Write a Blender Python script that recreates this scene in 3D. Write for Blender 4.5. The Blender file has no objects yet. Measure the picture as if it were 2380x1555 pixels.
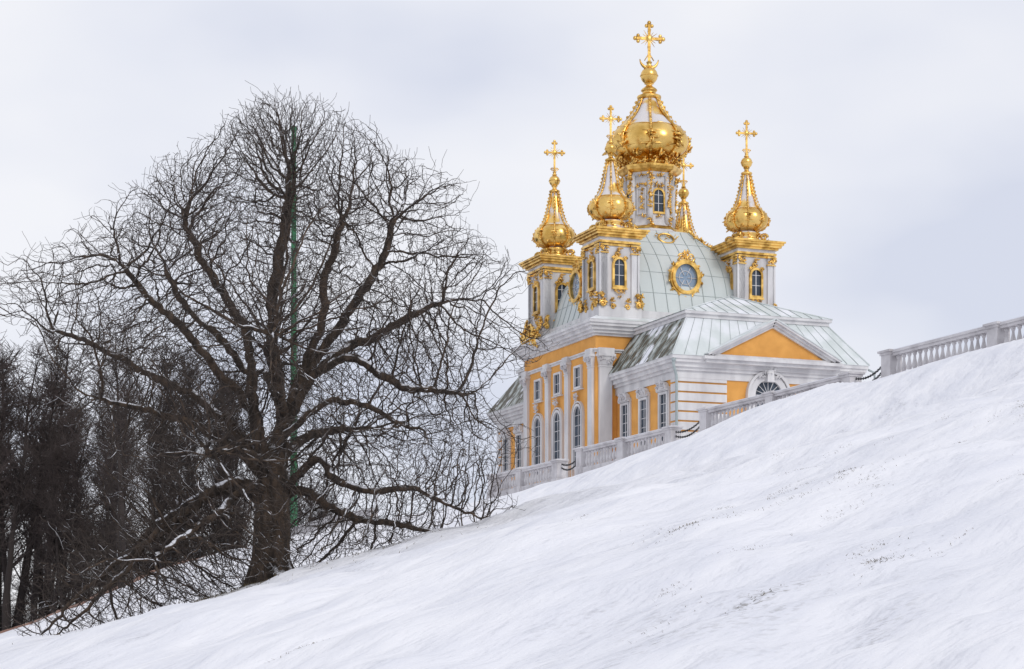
import bpy, math, random, time
import numpy as np
from mathutils import Vector, Matrix, Euler
T0=time.time()
random.seed(7); rng=np.random.default_rng(11)
scene=bpy.context.scene
sin,cos,pi=math.sin,math.cos,math.pi

# ---------------------------------------------------------------- materials
def newmat(name):
    m=bpy.data.materials.new(name); m.use_nodes=True
    nt=m.node_tree; b=nt.nodes['Principled BSDF']
    return m,nt,b
def N(nt,t,**k):
    n=nt.nodes.new(t)
    for a,v in k.items(): setattr(n,a,v)
    return n
def noise_mix(nt,b,c1,c2,scale=3,detail=5,lo=.35,hi=.65,stretch=(1,1,1),rot=(0,0,0)):
    tc=N(nt,'ShaderNodeTexCoord'); mp=N(nt,'ShaderNodeMapping')
    mp.inputs['Scale'].default_value=stretch; mp.inputs['Rotation'].default_value=rot
    nz=N(nt,'ShaderNodeTexNoise'); nz.inputs['Scale'].default_value=scale; nz.inputs['Detail'].default_value=detail
    mr=N(nt,'ShaderNodeMapRange'); mr.inputs[1].default_value=lo; mr.inputs[2].default_value=hi
    mx=N(nt,'ShaderNodeMix',data_type='RGBA'); mx.inputs[6].default_value=(*c1,1); mx.inputs[7].default_value=(*c2,1)
    nt.links.new(tc.outputs['Object'],mp.inputs[0]); nt.links.new(mp.outputs[0],nz.inputs[0])
    nt.links.new(nz.outputs[0],mr.inputs[0]); nt.links.new(mr.outputs[0],mx.inputs[0])
    return mx,nz,mr
def simple(name,c1,c2=None,rough=.7,scale=2,metal=0,bump=0,stretch=(1,1,1),bscale=20,lo=.35,hi=.65,spec=None):
    m,nt,b=newmat(name)
    b.inputs['Roughness'].default_value=rough; b.inputs['Metallic'].default_value=metal
    if spec is not None: b.inputs['Specular IOR Level'].default_value=spec
    if c2 is None: c2=tuple(x*.85 for x in c1)
    mx,_,_=noise_mix(nt,b,c1,c2,scale,stretch=stretch,lo=lo,hi=hi)
    nt.links.new(mx.outputs[2],b.inputs['Base Color'])
    if bump:
        nz=N(nt,'ShaderNodeTexNoise'); nz.inputs['Scale'].default_value=bscale; nz.inputs['Detail'].default_value=6
        tc=N(nt,'ShaderNodeTexCoord'); nt.links.new(tc.outputs['Object'],nz.inputs[0])
        bp=N(nt,'ShaderNodeBump'); bp.inputs['Strength'].default_value=bump; bp.inputs['Distance'].default_value=.05
        nt.links.new(nz.outputs[0],bp.inputs['Height']); nt.links.new(bp.outputs[0],b.inputs['Normal'])
    return m
def add_snow(m,thr=.55,nscale=1.5,nlo=.45,nhi=.5,col=(.82,.83,.88),width=.12):
    """settled snow on upward facing, noise-masked parts"""
    nt=m.node_tree; b=nt.nodes['Principled BSDF']
    out=[n for n in nt.nodes if n.type=='OUTPUT_MATERIAL'][0]
    sn=N(nt,'ShaderNodeBsdfPrincipled'); sn.inputs['Base Color'].default_value=(*col,1); sn.inputs['Roughness'].default_value=.9
    ge=N(nt,'ShaderNodeNewGeometry'); sx=N(nt,'ShaderNodeSeparateXYZ'); nt.links.new(ge.outputs['Normal'],sx.inputs[0])
    mr=N(nt,'ShaderNodeMapRange'); mr.inputs[1].default_value=thr; mr.inputs[2].default_value=thr+width
    nt.links.new(sx.outputs[2],mr.inputs[0])
    tc=N(nt,'ShaderNodeTexCoord'); nz=N(nt,'ShaderNodeTexNoise'); nz.inputs['Scale'].default_value=nscale; nz.inputs['Detail'].default_value=4
    nt.links.new(tc.outputs['Object'],nz.inputs[0])
    mr2=N(nt,'ShaderNodeMapRange'); mr2.inputs[1].default_value=nlo; mr2.inputs[2].default_value=nhi
    nt.links.new(nz.outputs[0],mr2.inputs[0])
    mu=N(nt,'ShaderNodeMath',operation='MULTIPLY'); nt.links.new(mr.outputs[0],mu.inputs[0]); nt.links.new(mr2.outputs[0],mu.inputs[1])
    ms=N(nt,'ShaderNodeMixShader'); nt.links.new(mu.outputs[0],ms.inputs[0]); nt.links.new(b.outputs[0],ms.inputs[1]); nt.links.new(sn.outputs[0],ms.inputs[2])
    nt.links.new(ms.outputs[0],out.inputs[0]); return m

ORANGE=simple('ochre_plaster',(.79,.39,.095),(.66,.31,.07),.85,1.2,bump=.1)
WHITE=simple('white_stucco',(.72,.71,.71),(.55,.54,.55),.8,1.5,bump=.1,stretch=(1,1,.3))
STONE=simple('weathered_white_stone',(.64,.62,.63),(.38,.36,.37),.85,1.3,bump=.2,lo=.45,hi=.75)
ROOF=add_snow(simple('pale_green_roof_metal',(.68,.72,.72),(.54,.59,.58),.5,.9,stretch=(1,1,.25),lo=.3,hi=.75),.5,.6,.48,.62,col=(.80,.81,.85))
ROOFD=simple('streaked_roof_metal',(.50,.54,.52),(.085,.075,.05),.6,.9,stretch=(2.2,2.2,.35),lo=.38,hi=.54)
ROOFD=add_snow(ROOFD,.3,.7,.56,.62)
SEAM=simple('roof_seam',(.40,.45,.44),None,.5)
DOME=simple('dome_metal',(.62,.66,.65),(.50,.55,.54),.45,.5,stretch=(1,1,.3),lo=.3,hi=.75)
GLASS=simple('window_glass',(.035,.045,.06),(.07,.09,.12),.2,1.0,spec=.2)
GLASSB=simple('pale_window_glass',(.30,.38,.48),(.22,.30,.40),.12,1.0)
GOLD=simple('gilding',(.95,.62,.19),(.50,.29,.07),.33,2.3,metal=1,bump=.15,bscale=9,lo=.4,hi=.62)  # darker second tone paints reflections of dark surroundings into the gold
GOLDB=simple('gilded_copper_sheet',(.95,.64,.21),(.62,.37,.09),.27,.9,metal=1,bump=.05,bscale=4,lo=.38,hi=.66)  # dark patches again are reflections painted into the colour
GOLDS=add_snow(simple('gilded_panels',(.95,.64,.21),(.62,.37,.09),.28,1.4,metal=1),.12,.8,.42,.50,col=(.66,.63,.63),width=.08)  # same painted dark reflections in the gold, under the snow layer
SNOWM=simple('snow_cover',(.82,.83,.88),(.78,.79,.85),.9,1)
IRON=simple('black_iron',(.015,.015,.018),None,.5)
GREEN=simple('green_paint',(.028,.17,.065),(.02,.10,.05),.5,1.2)
BARK=simple('bark',(.105,.072,.050),(.032,.024,.019),.95,7,bump=1.0,stretch=(1,1,.18),bscale=14,lo=.35,hi=.6)
BARK=add_snow(BARK,.35,1.5,.53,.58,width=.2)
TWIG=simple('twigs',(.075,.056,.045),(.038,.030,.026),.95,2)
TWIG=add_snow(TWIG,.4,1.1,.60,.64,width=.2)
FARBARK=simple('far_bark',(.024,.018,.017),(.040,.031,.028),.95,.35)
FARTWIG=simple('far_twigs',(.048,.037,.034),(.080,.060,.054),.95,.35)
PIPE=simple('zinc_pipe',(.40,.46,.46),None,.5)
BRICKC=simple('brick_coping',(.22,.12,.09),(.30,.20,.16),.9,1.5)
GRASS=simple('dry_grass',(.10,.085,.04),(.17,.13,.075),.9,3)

# ---------------------------------------------------------------- mesh builder
class B:
    def __init__(s): s.v=[];s.f=[];s.m=[];s.s=[];s.M=Matrix.Identity(4);s.mats=[]
    def mi(s,mat):
        if mat not in s.mats: s.mats.append(mat)
        return s.mats.index(mat)
    def add(s,vs,fs,mat,smooth=False):
        o=len(s.v); M=s.M; k=s.mi(mat)
        s.v.extend([tuple(M@Vector(p)) for p in vs])
        for f in fs: s.f.append([i+o for i in f]); s.m.append(k); s.s.append(smooth)
    def box(s,x0,x1,y0,y1,z0,z1,mat):
        s.add([(x0,y0,z0),(x1,y0,z0),(x1,y1,z0),(x0,y1,z0),(x0,y0,z1),(x1,y0,z1),(x1,y1,z1),(x0,y1,z1)],
              [(0,3,2,1),(4,5,6,7),(0,1,5,4),(1,2,6,5),(2,3,7,6),(3,0,4,7)],mat)
    def frustum(s,a,za,b,zb,mat):
        s.add([(a[0],a[2],za),(a[1],a[2],za),(a[1],a[3],za),(a[0],a[3],za),(b[0],b[2],zb),(b[1],b[2],zb),(b[1],b[3],zb),(b[0],b[3],zb)],
              [(0,3,2,1),(4,5,6,7),(0,1,5,4),(1,2,6,5),(2,3,7,6),(3,0,4,7)],mat)
    def lathe(s,prof,cx,cy,n,mat,smooth=True,rot=0,lobe=0,nl=8):
        vs=[];fs=[]
        for r,z in prof:
            for i in range(n):
                a=2*pi*i/n+rot
                rr=r*(1+lobe*(abs(sin(nl*(a-rot)/2))-.6)) if lobe else r
                vs.append((cx+rr*cos(a),cy+rr*sin(a),z))
        for j in range(len(prof)-1):
            for i in range(n):
                k=(i+1)%n; fs.append((j*n+i,j*n+k,(j+1)*n+k,(j+1)*n+i))
        fs.append(tuple(range((len(prof)-1)*n,len(prof)*n))); fs.append(tuple(reversed(range(n))))
        s.add(vs,fs,mat,smooth)
    def ball(s,c,r,mat,n=8,m=6,sc=(1,1,1),R=None):
        vs=[(0,0,-r*sc[2])];fs=[]
        for j in range(1,m):
            t=pi*j/m-pi/2
            for i in range(n):
                a=2*pi*i/n; vs.append((r*sc[0]*cos(t)*cos(a),r*sc[1]*cos(t)*sin(a),r*sc[2]*sin(t)))
        vs.append((0,0,r*sc[2])); L=len(vs)-1
        if R is not None: vs=[tuple(R@Vector(p)) for p in vs]
        vs=[(p[0]+c[0],p[1]+c[1],p[2]+c[2]) for p in vs]
        for i in range(n):
            k=(i+1)%n; fs.append((0,1+k,1+i)); fs.append((L,L-n+i,L-n+k))
            for j in range(m-2): fs.append((1+j*n+i,1+j*n+k,1+(j+1)*n+k,1+(j+1)*n+i))
        s.add(vs,fs,mat,True)
    def tube(s,pts,rad,mat,n=6,smooth=True,closed=False):
        pts=[Vector(p) for p in pts]; L=len(pts)
        if not hasattr(rad,'__len__'): rad=[rad]*L
        vs=[];fs=[];side=None
        for i,p in enumerate(pts):
            if closed: d=pts[(i+1)%L]-pts[i-1]
            else: d=pts[min(i+1,L-1)]-pts[max(i-1,0)]
            d=d.normalized() if d.length>1e-9 else Vector((0,0,1))
            if side is None: side=d.orthogonal().normalized()
            side=(side-d*side.dot(d))
            side=side.normalized() if side.length>1e-6 else d.orthogonal().normalized()
            up=d.cross(side)
            for k in range(n):
                a=2*pi*k/n; vs.append(tuple(p+(side*cos(a)+up*sin(a))*rad[i]))
        for i in range(L if closed else L-1):
            j=(i+1)%L
            for k in range(n):
                l=(k+1)%n; fs.append((i*n+k,i*n+l,j*n+l,j*n+k))
        if not closed: fs.append(tuple(reversed(range(n)))); fs.append(tuple(range((L-1)*n,L*n)))
        s.add(vs,fs,mat,smooth)
    def ext(s,poly,y0,y1,mat):
        n=len(poly); vs=[(x,y0,z) for x,z in poly]+[(x,y1,z) for x,z in poly]
        fs=[tuple(range(n)),tuple(reversed(range(n,2*n)))]+[(i,i+n,(i+1)%n+n,(i+1)%n) for i in range(n)]
        s.add(vs,fs,mat)
    def band(s,outer,inner,y0,y1,mat,closed=True):
        n=len(outer); vs=[(x,y0,z) for x,z in outer]+[(x,y0,z) for x,z in inner]+[(x,y1,z) for x,z in outer]+[(x,y1,z) for x,z in inner]
        fs=[]
        for i in range(n if closed else n-1):
            j=(i+1)%n
            fs+= [(i,j,n+j,n+i),(2*n+i,3*n+i,3*n+j,2*n+j),(i,2*n+i,2*n+j,j),(n+i,n+j,3*n+j,3*n+i)]
        s.add(vs,fs,mat)
    def obj(s,name,parent=None,matrix=None):
        me=bpy.data.meshes.new(name); me.from_pydata(s.v,[],s.f)
        for m in s.mats: me.materials.append(m)
        me.polygons.foreach_set('material_index',s.m); me.polygons.foreach_set('use_smooth',s.s)
        me.update()
        o=bpy.data.objects.new(name,me); scene.collection.objects.link(o)
        if matrix is not None: o.matrix_world=matrix
        if parent: o.parent=parent
        return o
def empty(name,M):
    e=bpy.data.objects.new(name,None); scene.collection.objects.link(e); e.matrix_world=M; return e
def blobs(b,c,size,n,mat=None,r=.1,seed=0):
    """cluster of small leaf/shell shaped carved pieces"""
    R=random.Random(seed)
    for i in range(int(n*1.4)):
        p=[c[k]+size[k]*R.uniform(-1,1) for k in range(3)]
        q=r*R.uniform(.45,1.05)
        E=Euler((R.uniform(-1,1),R.uniform(0,3.1),R.uniform(-1,1))).to_matrix()
        b.ball(p,q,mat or GOLD,5,4,(R.uniform(.35,.6),R.uniform(.4,.8),R.uniform(1.1,1.9)),E)
def scroll(b,c,r,ax,sgn=1,th=.05,turns=1.4,mat=None):
    pts=[]
    for i in range(16):
        t=i/15; a=turns*2*pi*t; rr=r*(1-.8*t)
        pts.append((c[0]+ax[0]*rr*cos(a)*sgn,c[1]+ax[1]*rr*cos(a)*sgn,c[2]+rr*sin(a)))
    b.tube(pts,[th*(1-.3*i/15) for i in range(16)],mat or GOLD,5)

# ---------------------------------------------------------------- terrain
OX,OY=8.847,110.0
E2=(.9234,.3839)
def uv(X,Y): return (X-OX)*E2[0]+(Y-OY)*E2[1], -(X-OX)*E2[1]+(Y-OY)*E2[0]
_vk=[-400,-120,-60,-41,-33,-30.7,-25.7,-22.7,-18.7,-10.7,-3.7,6,30,50,120,400]
_zk=[10.8,10.8,10.9,10.8,10.55,10.75,10.62,10.1,9.95,9.45,9.05,8.95,9.25,8.9,7.5,7.0]
_zb=[10.8,10.8,10.7,10.6,10.4,10.3,10.0,9.95,9.95,9.45,9.05,8.95,9.2,8.9,7.5,7.0]
_vs=[-400,-60,-40,-20,-5,6,30,50,120,400]
_zs=[10.4,10.4,10.1,9.6,9.1,9.0,9.25,8.9,7.5,7.0]
def sst(x,a,b):
    t=np.clip((x-a)/(b-a),0,1); return t*t*(3-2*t)
_w=[]
_r=np.random.default_rng(5)
for wl,amp in ((24,.12),(9,.08),(4,.05),(1.7,.022),(.8,.007)):
    for k in range(7):
        a=_r.uniform(0,2*pi); _w.append((cos(a)*2*pi/wl*_r.uniform(.7,1.4),sin(a)*2*pi/wl*_r.uniform(.7,1.4),_r.uniform(0,6.28),amp/2.2))
def hz(X,Y):
    X=np.asarray(X,float);Y=np.asarray(Y,float)
    u,v=uv(X,Y)
    zc=np.interp(v,_vk,_zk); zb=np.interp(v,_vk,_zb); zs=np.interp(v,_vs,_zs)
    kk=sst(u,-15,-9.3)
    zc2=zs*(1-kk)+zc*kk
    t=u+50.4
    z=np.where(t>0,-1.6+(zc2+1.6)*t/41.4,-1.6+.09*np.maximum(t,-14))
    fv=sst(v,-20,12)
    Dn=sst(v,-54.5,-42)*(1-sst(u,-24,-12))*2.4
    Df=1.5*(1-sst(u,-36,-17))
    D2=.55*sst(u,-33,-24)*(1-sst(u,-15,-10))*(1-sst(v,-50,-30))
    z=z-Dn*(1-fv)-Df*fv-D2
    ter=zb-.12
    k=sst(u,-9.1,-8.5)
    z=np.where(u>-9.1,np.where(u<-8.5,zc*(1-k)+ter*k,ter),z)
    ve=27+np.maximum(u+28,0)*1.1
    dr=sst(v-ve,0,5)
    z=z*(1-dr)+(-2.5)*dr
    dist=np.hypot(X,Y)
    n=0
    for kx,ky,ph,am in _w: n=n+am*np.sin(kx*X+ky*Y+ph+1.3*np.sin(.6*kx*Y-.7*ky*X+ph*2))
    return z+n*np.where(u>-8.8,.1,1)*(1-.75*sst(u,-16,-10))*(1-.9*sst(dist,150,300))
def hs(x,y): return float(hz(x,y))

def axis(lo,hi,c0,c1,fine,grow=1.09):
    a=list(np.arange(c0,c1,fine)); s=fine
    x=c1
    while x<hi: a.append(x); s*=grow; x+=s
    a.append(hi); x=c0; s=fine
    while x>lo: s*=grow; x-=s; a.insert(0,max(x,lo))
    return np.array(a)
xs=axis(-900,900,-34,26,.14); ys=axis(-200,1500,4,112,.24)
GX,GY=np.meshgrid(xs,ys); GZ=hz(GX,GY)
nx,ny=len(xs),len(ys)
co=np.stack([GX,GY,GZ],-1).reshape(-1,3)
me=bpy.data.meshes.new('snow_slope')
me.vertices.add(nx*ny); me.vertices.foreach_set('co',co.ravel())
i=np.arange((ny-1)*(nx-1)); r=i//(nx-1); c=i%(nx-1); a=r*nx+c
q=np.stack([a,a+1,a+nx+1,a+nx],-1)
me.loops.add(q.size); me.loops.foreach_set('vertex_index',q.ravel())
me.polygons.add(len(q)); me.polygons.foreach_set('loop_start',np.arange(0,q.size,4)); me.polygons.foreach_set('loop_total',np.full(len(q),4))
me.polygons.foreach_set('use_smooth',np.ones(len(q),bool)); me.update(); me.validate()
ground=bpy.data.objects.new('snow_covered_ground',me); scene.collection.objects.link(ground)
TX,TY=-5.62,48.0
TZ=hs(TX,TY)
m,nt,b=newmat('snow'); b.inputs['Roughness'].default_value=.85
b.inputs['Specular IOR Level'].default_value=.25
tc=N(nt,'ShaderNodeTexCoord')
def nz(scale,detail=5,vec=None,rough=.55):
    n=N(nt,'ShaderNodeTexNoise'); n.inputs['Scale'].default_value=scale; n.inputs['Detail'].default_value=detail; n.inputs['Roughness'].default_value=rough
    nt.links.new(vec or tc.outputs['Object'],n.inputs[0]); return n
def mrange(src,lo,hi,a=0,bb=1):
    r=N(nt,'ShaderNodeMapRange'); r.inputs[1].default_value=lo; r.inputs[2].default_value=hi; r.inputs[3].default_value=a; r.inputs[4].default_value=bb
    nt.links.new(src,r.inputs[0]); return r.outputs[0]
def math_(op,a,bb):
    r=N(nt,'ShaderNodeMath',operation=op)
    for i,x in enumerate((a,bb)):
        if isinstance(x,(int,float)): r.inputs[i].default_value=x
        else: nt.links.new(x,r.inputs[i])
    return r.outputs[0]
mp=N(nt,'ShaderNodeMapping'); mp.vector_type='TEXTURE'; mp.inputs['Rotation'].default_value=(0,0,math.atan2(.844,.536)); mp.inputs['Scale'].default_value=(5,1,1)
nt.links.new(tc.outputs['Object'],mp.inputs[0])
big=nz(.13,4); st=nz(.55,6,mp.outputs[0],.52); st2=nz(2.6,4,mp.outputs[0],.55); fine=nz(14,4); mid=nz(2.5,5)
msk=math_('MULTIPLY',mrange(st.outputs[0],.54,.66),mrange(fine.outputs[0],.50,.62))
msk=math_('MULTIPLY',msk,mrange(big.outputs[0],.46,.60))
msk=math_('MULTIPLY',msk,mrange(st2.outputs[0],.46,.6))
sub=N(nt,'ShaderNodeVectorMath',operation='SUBTRACT'); nt.links.new(tc.outputs['Object'],sub.inputs[0]); sub.inputs[1].default_value=(TX-1.6,TY-1.4,TZ-.3)
ln=N(nt,'ShaderNodeVectorMath',operation='LENGTH'); nt.links.new(sub.outputs[0],ln.inputs[0])
tr=mrange(ln.outputs['Value'],.3,4.4,.66,0)
soil=mrange(math_('ADD',math_('MULTIPLY',math_('ADD',st.outputs[0],fine.outputs[0]),.5),tr),.72,.84)
soil=math_('MULTIPLY',soil,mrange(mid.outputs[0],.38,.52))
soil=math_('MULTIPLY',soil,.8)
msk=math_('MAXIMUM',math_('MULTIPLY',msk,.85),soil)
c1=N(nt,'ShaderNodeMix',data_type='RGBA'); c1.inputs[6].default_value=(.86,.86,.89,1); c1.inputs[7].default_value=(.74,.75,.805,1)
nt.links.new(mrange(math_('ADD',math_('MULTIPLY',st.outputs[0],.6),math_('MULTIPLY',st2.outputs[0],.4)),.40,.62),c1.inputs[0])
c2=N(nt,'ShaderNodeMix',data_type='RGBA'); nt.links.new(msk,c2.inputs[0]); nt.links.new(c1.outputs[2],c2.inputs[6]); c2.inputs[7].default_value=(.13,.11,.075,1)
nt.links.new(c2.outputs[2],b.inputs['Base Color'])
hsum=math_('ADD',math_('ADD',math_('MULTIPLY',st.outputs[0],.42),math_('MULTIPLY',st2.outputs[0],.10)),math_('ADD',math_('MULTIPLY',mid.outputs[0],.05),math_('MULTIPLY',fine.outputs[0],.014)))
bp=N(nt,'ShaderNodeBump'); bp.inputs['Strength'].default_value=.95; bp.inputs['Distance'].default_value=.8
nt.links.new(hsum,bp.inputs['Height']); nt.links.new(bp.outputs[0],b.inputs['Normal'])
me.materials.append(m)

sd=np.array([.536,.844]); sn=np.array([.844,-.536])
gv=[];gf=[]
R=random.Random(3)
for s in range(80):
    Y0=R.uniform(14,60); X0=Y0*R.uniform(-.12,.27)
    if s<50: Y0=R.uniform(13,34); X0=Y0*R.uniform(.06,.27)
    L=R.uniform(.15,.9); n=int(R.uniform(10,80))
    for k in range(n):
        a=R.gauss(0,.45)*L; w=R.gauss(0,.06)
        x=X0+sd[0]*a+sn[0]*w; y=Y0+sd[1]*a+sn[1]*w; z=hs(x,y)
        an=R.uniform(0,2*pi); h=R.uniform(.003,.015); ww=.004; le=R.uniform(.01,.06)
        dx,dy=cos(an),sin(an); o=len(gv)
        gv+= [(x-dy*ww,y+dx*ww,z-.006),(x+dy*ww,y-dx*ww,z-.006),(x+dx*le,y+dy*le,z+h)]; gf.append((o,o+1,o+2))
for k in range(3200):
    a=R.uniform(0,2*pi); d=abs(R.gauss(0,2.2)); x=TX-1.6+cos(a)*d*1.3; y=TY-1.2+sin(a)*d; z=hs(x,y)
    an=R.uniform(0,2*pi); h=R.uniform(.02,.08); ww=.010; le=R.uniform(.02,.12); dx,dy=cos(an),sin(an); o=len(gv)
    gv+= [(x-dy*ww,y+dx*ww,z-.01),(x+dy*ww,y-dx*ww,z-.01),(x+dx*le,y+dy*le,z+h)]; gf.append((o,o+1,o+2))
gm=bpy.data.meshes.new('grass_tufts'); gm.from_pydata(gv,[],gf); gm.materials.append(GRASS)
go=bpy.data.objects.new('grass_tufts',gm); scene.collection.objects.link(go)

# ---------------------------------------------------------------- church
CD=math.atan2(.366,.9306)
MC=Matrix.Translation((OX,OY,0))@Matrix.Rotation(CD,4,'Z')
church=empty('church',MC)
def part(b,name):
    o=b.obj(name); o.parent=church; return o
def face(x,y,ang): return Matrix.Translation((x,y,0))@Matrix.Rotation(ang,4,'Z')
FRONT=0; LEFT=-pi/2; RIGHT=pi/2; BACK=pi
def archpts(w,z0,zs,n=10,r=None):
    r=r or w
    return [(-w,z0)]+[( -r*cos(pi*i/n), zs+r*sin(pi*i/n)) for i in range(n+1)]+[(w,z0)]
def arch_window(b,M,w,z0,zs,fw,matf,glass=None,depth=.16,mull=True,off=0):
    glass=glass or GLASS
    old=b.M; b.M=old@M
    o=archpts(w+fw,z0-fw,zs); i=archpts(w,z0,zs)
    b.band(o,i,-depth-off,-off+.02,matf)
    b.ext(i,-.03-off,.0-off,glass)
    if mull:
        t=.022
        b.box(-t,t,-.06-off,-.035-off,z0,zs+w,WHITE)
        nb=max(2,int((zs-z0)/.55))
        for k in range(1,nb+1):
            z=z0+(zs-z0)*k/nb; b.box(-w,w,-.055-off,-.033-off,z-t*.7,z+t*.7,WHITE)
    b.M=old
def rect_window(b,M,w,z0,z1,fw,matf,depth=.14):
    old=b.M; b.M=old@M
    b.band([(-w-fw,z0-fw),(-w-fw,z1+fw),(w+fw,z1+fw),(w+fw,z0-fw)],[(-w,z0),(-w,z1),(w,z1),(w,z0)],-depth,.02,matf)
    b.box(-w,w,-.03,0,z0,z1,GLASS); b.box(-.022,.022,-.06,-.033,z0,z1,WHITE)
    nb=max(2,int((z1-z0)/.5))
    for k in range(1,nb): z=z0+(z1-z0)*k/nb; b.box(-w,w,-.056,-.034,z-.015,z+.015,WHITE)
    b.M=old
def cornice(b,x0,x1,y0,y1,steps,mat):
    for z0,z1,p in steps: b.box(x0-p,x1+p,y0-p,y1+p,z0,z1,mat)

W=10.83; WV=7.9
MU0,MU1,MV0,MV1=-1.3,10.5,7.9,18.75
walls=B(); trim=B(); win=B(); roof=B()
for sgn,va,vb in ((1,0,MV0+.05),(-1,MV1-.05,26.6)):
    walls.box(0,W,va,vb,7.5,15.6,ORANGE)
    cornice(trim,0,W,va,vb,[(15.45,15.85,.07),(15.85,16.02,.2),(16.02,16.25,.34),(16.25,16.42,.5),(16.42,16.6,.58)],WHITE)
    z=8.0
    while z<15.3:
        z1=min(z+.42,15.44)
        for ua,ub in ((-.08,2.9),(7.75,W+.08)):
            if sgn==1: trim.box(ua,ub,-.10,.7,z,z1,WHITE)
            else: trim.box(ua,ub,25.9,26.7,z,z1,WHITE)
        z+=.52
    e=.62
    y0,y1=(va-e,vb+.0) if sgn==1 else (va,vb+e)
    i0,i1=(va+1.1,vb) if sgn==1 else (va,vb-1.1)
    vs=[(-e,y0,16.6),(W+e,y0,16.6),(W+e,y1,16.6),(-e,y1,16.6),(1.1,i0,19.0),(W-1.1,i0,19.0),(W-1.1,i1,19.0),(1.1,i1,19.0)]
    roof.add(vs,[(0,1,5,4),(1,2,6,5),(2,3,7,6),(4,5,6,7),(0,3,2,1)],ROOF)
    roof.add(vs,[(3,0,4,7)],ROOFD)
    trim.box(1.0,W-1.0,i0-(.12 if sgn==1 else 0),i1+(0 if sgn==1 else .12),18.92,19.12,WHITE)
    trim.box(.88,W-.88,i0-(.24 if sgn==1 else 0),i1+(0 if sgn==1 else .24),19.12,19.26,WHITE)
    a0,a1=(i0-.24,i1) if sgn==1 else (i0,i1+.24)
    rv=4.4 if sgn==1 else 22.3
    far2=a1 if sgn==1 else a0; nr=a0 if sgn==1 else a1
    vs=[(.85,nr,19.27),(W-.85,nr,19.27),(W-.85,far2,19.27),(.85,far2,19.27),(W/2,rv,20.85),(W/2,far2,20.85)]
    roof.add(vs,[(0,1,4),(1,2,5,4),(3,0,4,5)],ROOF)
    if sgn==1:
        for k in range(1,17):
            t=k/17; roof.tube([(-e+(W+2*e)*t,y0,16.63),(1.1+(W-2.2)*t,i0,19.0)],.016,SEAM,4)
        for k in range(1,12):
            t=k/12
            ya=y0+(y1-y0)*t
            zt=16.6+2.4*min(1,(ya-y0)/(i0-y0)) if ya<i0 else 19.0
            xt=-e+(1.1+e)*min(1,(ya-y0)/(i0-y0))
            roof.tube([(-e,ya,16.63),(xt,ya,zt+.02)],.018,SEAM,4)
            roof.tube([(W+e,ya,16.63),(W-xt,ya,zt+.02)],.018,SEAM,4)
        for k in range(1,14):
            t=k/14; xx=.85+(W-1.7)*t
            d=1-abs(2*t-1)
            roof.tube([(xx,nr,19.29),(xx,nr+(rv-nr)*d,19.27+1.58*d+.02)],.016,SEAM,4)
        for k in range(1,9):
            yy=nr+(far2-nr)*k/9; d=min(1,(yy-nr)/(rv-nr))
            roof.tube([(.85,yy,19.29),(.85+(W/2-.85)*d,yy,19.29+1.58*d)],.016,SEAM,4)
        for p in ([(-e,y0,16.63),(1.1,i0,19.0)],[(W+e,y0,16.63),(W-1.1,i0,19.0)],[(.85,nr,19.29),(W/2,rv,20.88)],[(W-.85,nr,19.29),(W/2,rv,20.88)]):
            roof.tube(p,.045,ROOF,5)
uc=5.42
hw=3.75; zp0=16.6; zp1=18.62
poly=[(uc-hw+.3,zp0),(uc+hw-.3,zp0),(uc,zp1-.2)]
walls.ext(poly,-.52,2.6,ORANGE)
trim.box(uc-hw+.2,uc+hw-.2,-.66,-.4,zp0+.005,zp0+.13,WHITE)
def slab(b,p0,p1,th,y0,y1,mat):
    dx,dz=p1[0]-p0[0],p1[1]-p0[1]; L=math.hypot(dx,dz); nx_,nz_=-dz/L*th,dx/L*th
    if nz_<0: nx_,nz_=-nx_,-nz_
    b.ext([p0,p1,(p1[0]+nx_,p1[1]+nz_),(p0[0]+nx_,p0[1]+nz_)],y0,y1,mat)
for sg in (-1,1):
    slab(trim,(uc+sg*(hw-.25),zp0+.02),(uc,zp1-.28),.14,-.68,2.5,WHITE)
    slab(trim,(uc+sg*(hw),zp0+.02),(uc,zp1-.14),.14,-.82,2.5,WHITE)
    slab(trim,(uc+sg*(hw+.25),zp0+.02),(uc,zp1),.12,-.96,2.5,WHITE)
    slab(roof,(uc+sg*(hw+.35),zp0+.08),(uc,zp1+.13),.05,-1.0,3.2,ROOF)
trim.box(uc-hw-.5,uc+hw+.5,-.88,-.57,16.43,16.598,WHITE)
trim.box(uc-hw-.3,uc+hw+.3,-.70,-.49,16.26,16.428,WHITE)
arch_window(win,face(uc,0,FRONT),.82,12.2,14.75,.34,WHITE,depth=.18)
old=trim.M; trim.M=face(uc,0,FRONT)
trim.band(archpts(1.34,11.5,14.75,14),archpts(1.2,11.5,14.75,14),-.28,.01,WHITE)
trim.ext([(-.22,15.45),(.22,15.45),(.16,16.1),(-.16,16.1)],-.42,-.02,WHITE)
blobs(trim,(0,-.32,16.05),(.34,.06,.16),16,WHITE,.12,1)
for sg in (-1,1): blobs(trim,(sg*.5,-.25,15.75),(.2,.04,.12),7,WHITE,.09,2)
for k in range(-3,4):
    a=pi/2+k*.42; trim.tube([(0,-.06,14.75),(.8*cos(a),-.06,14.75+.8*sin(a))],.025,WHITE,4)
trim.M=old
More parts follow.
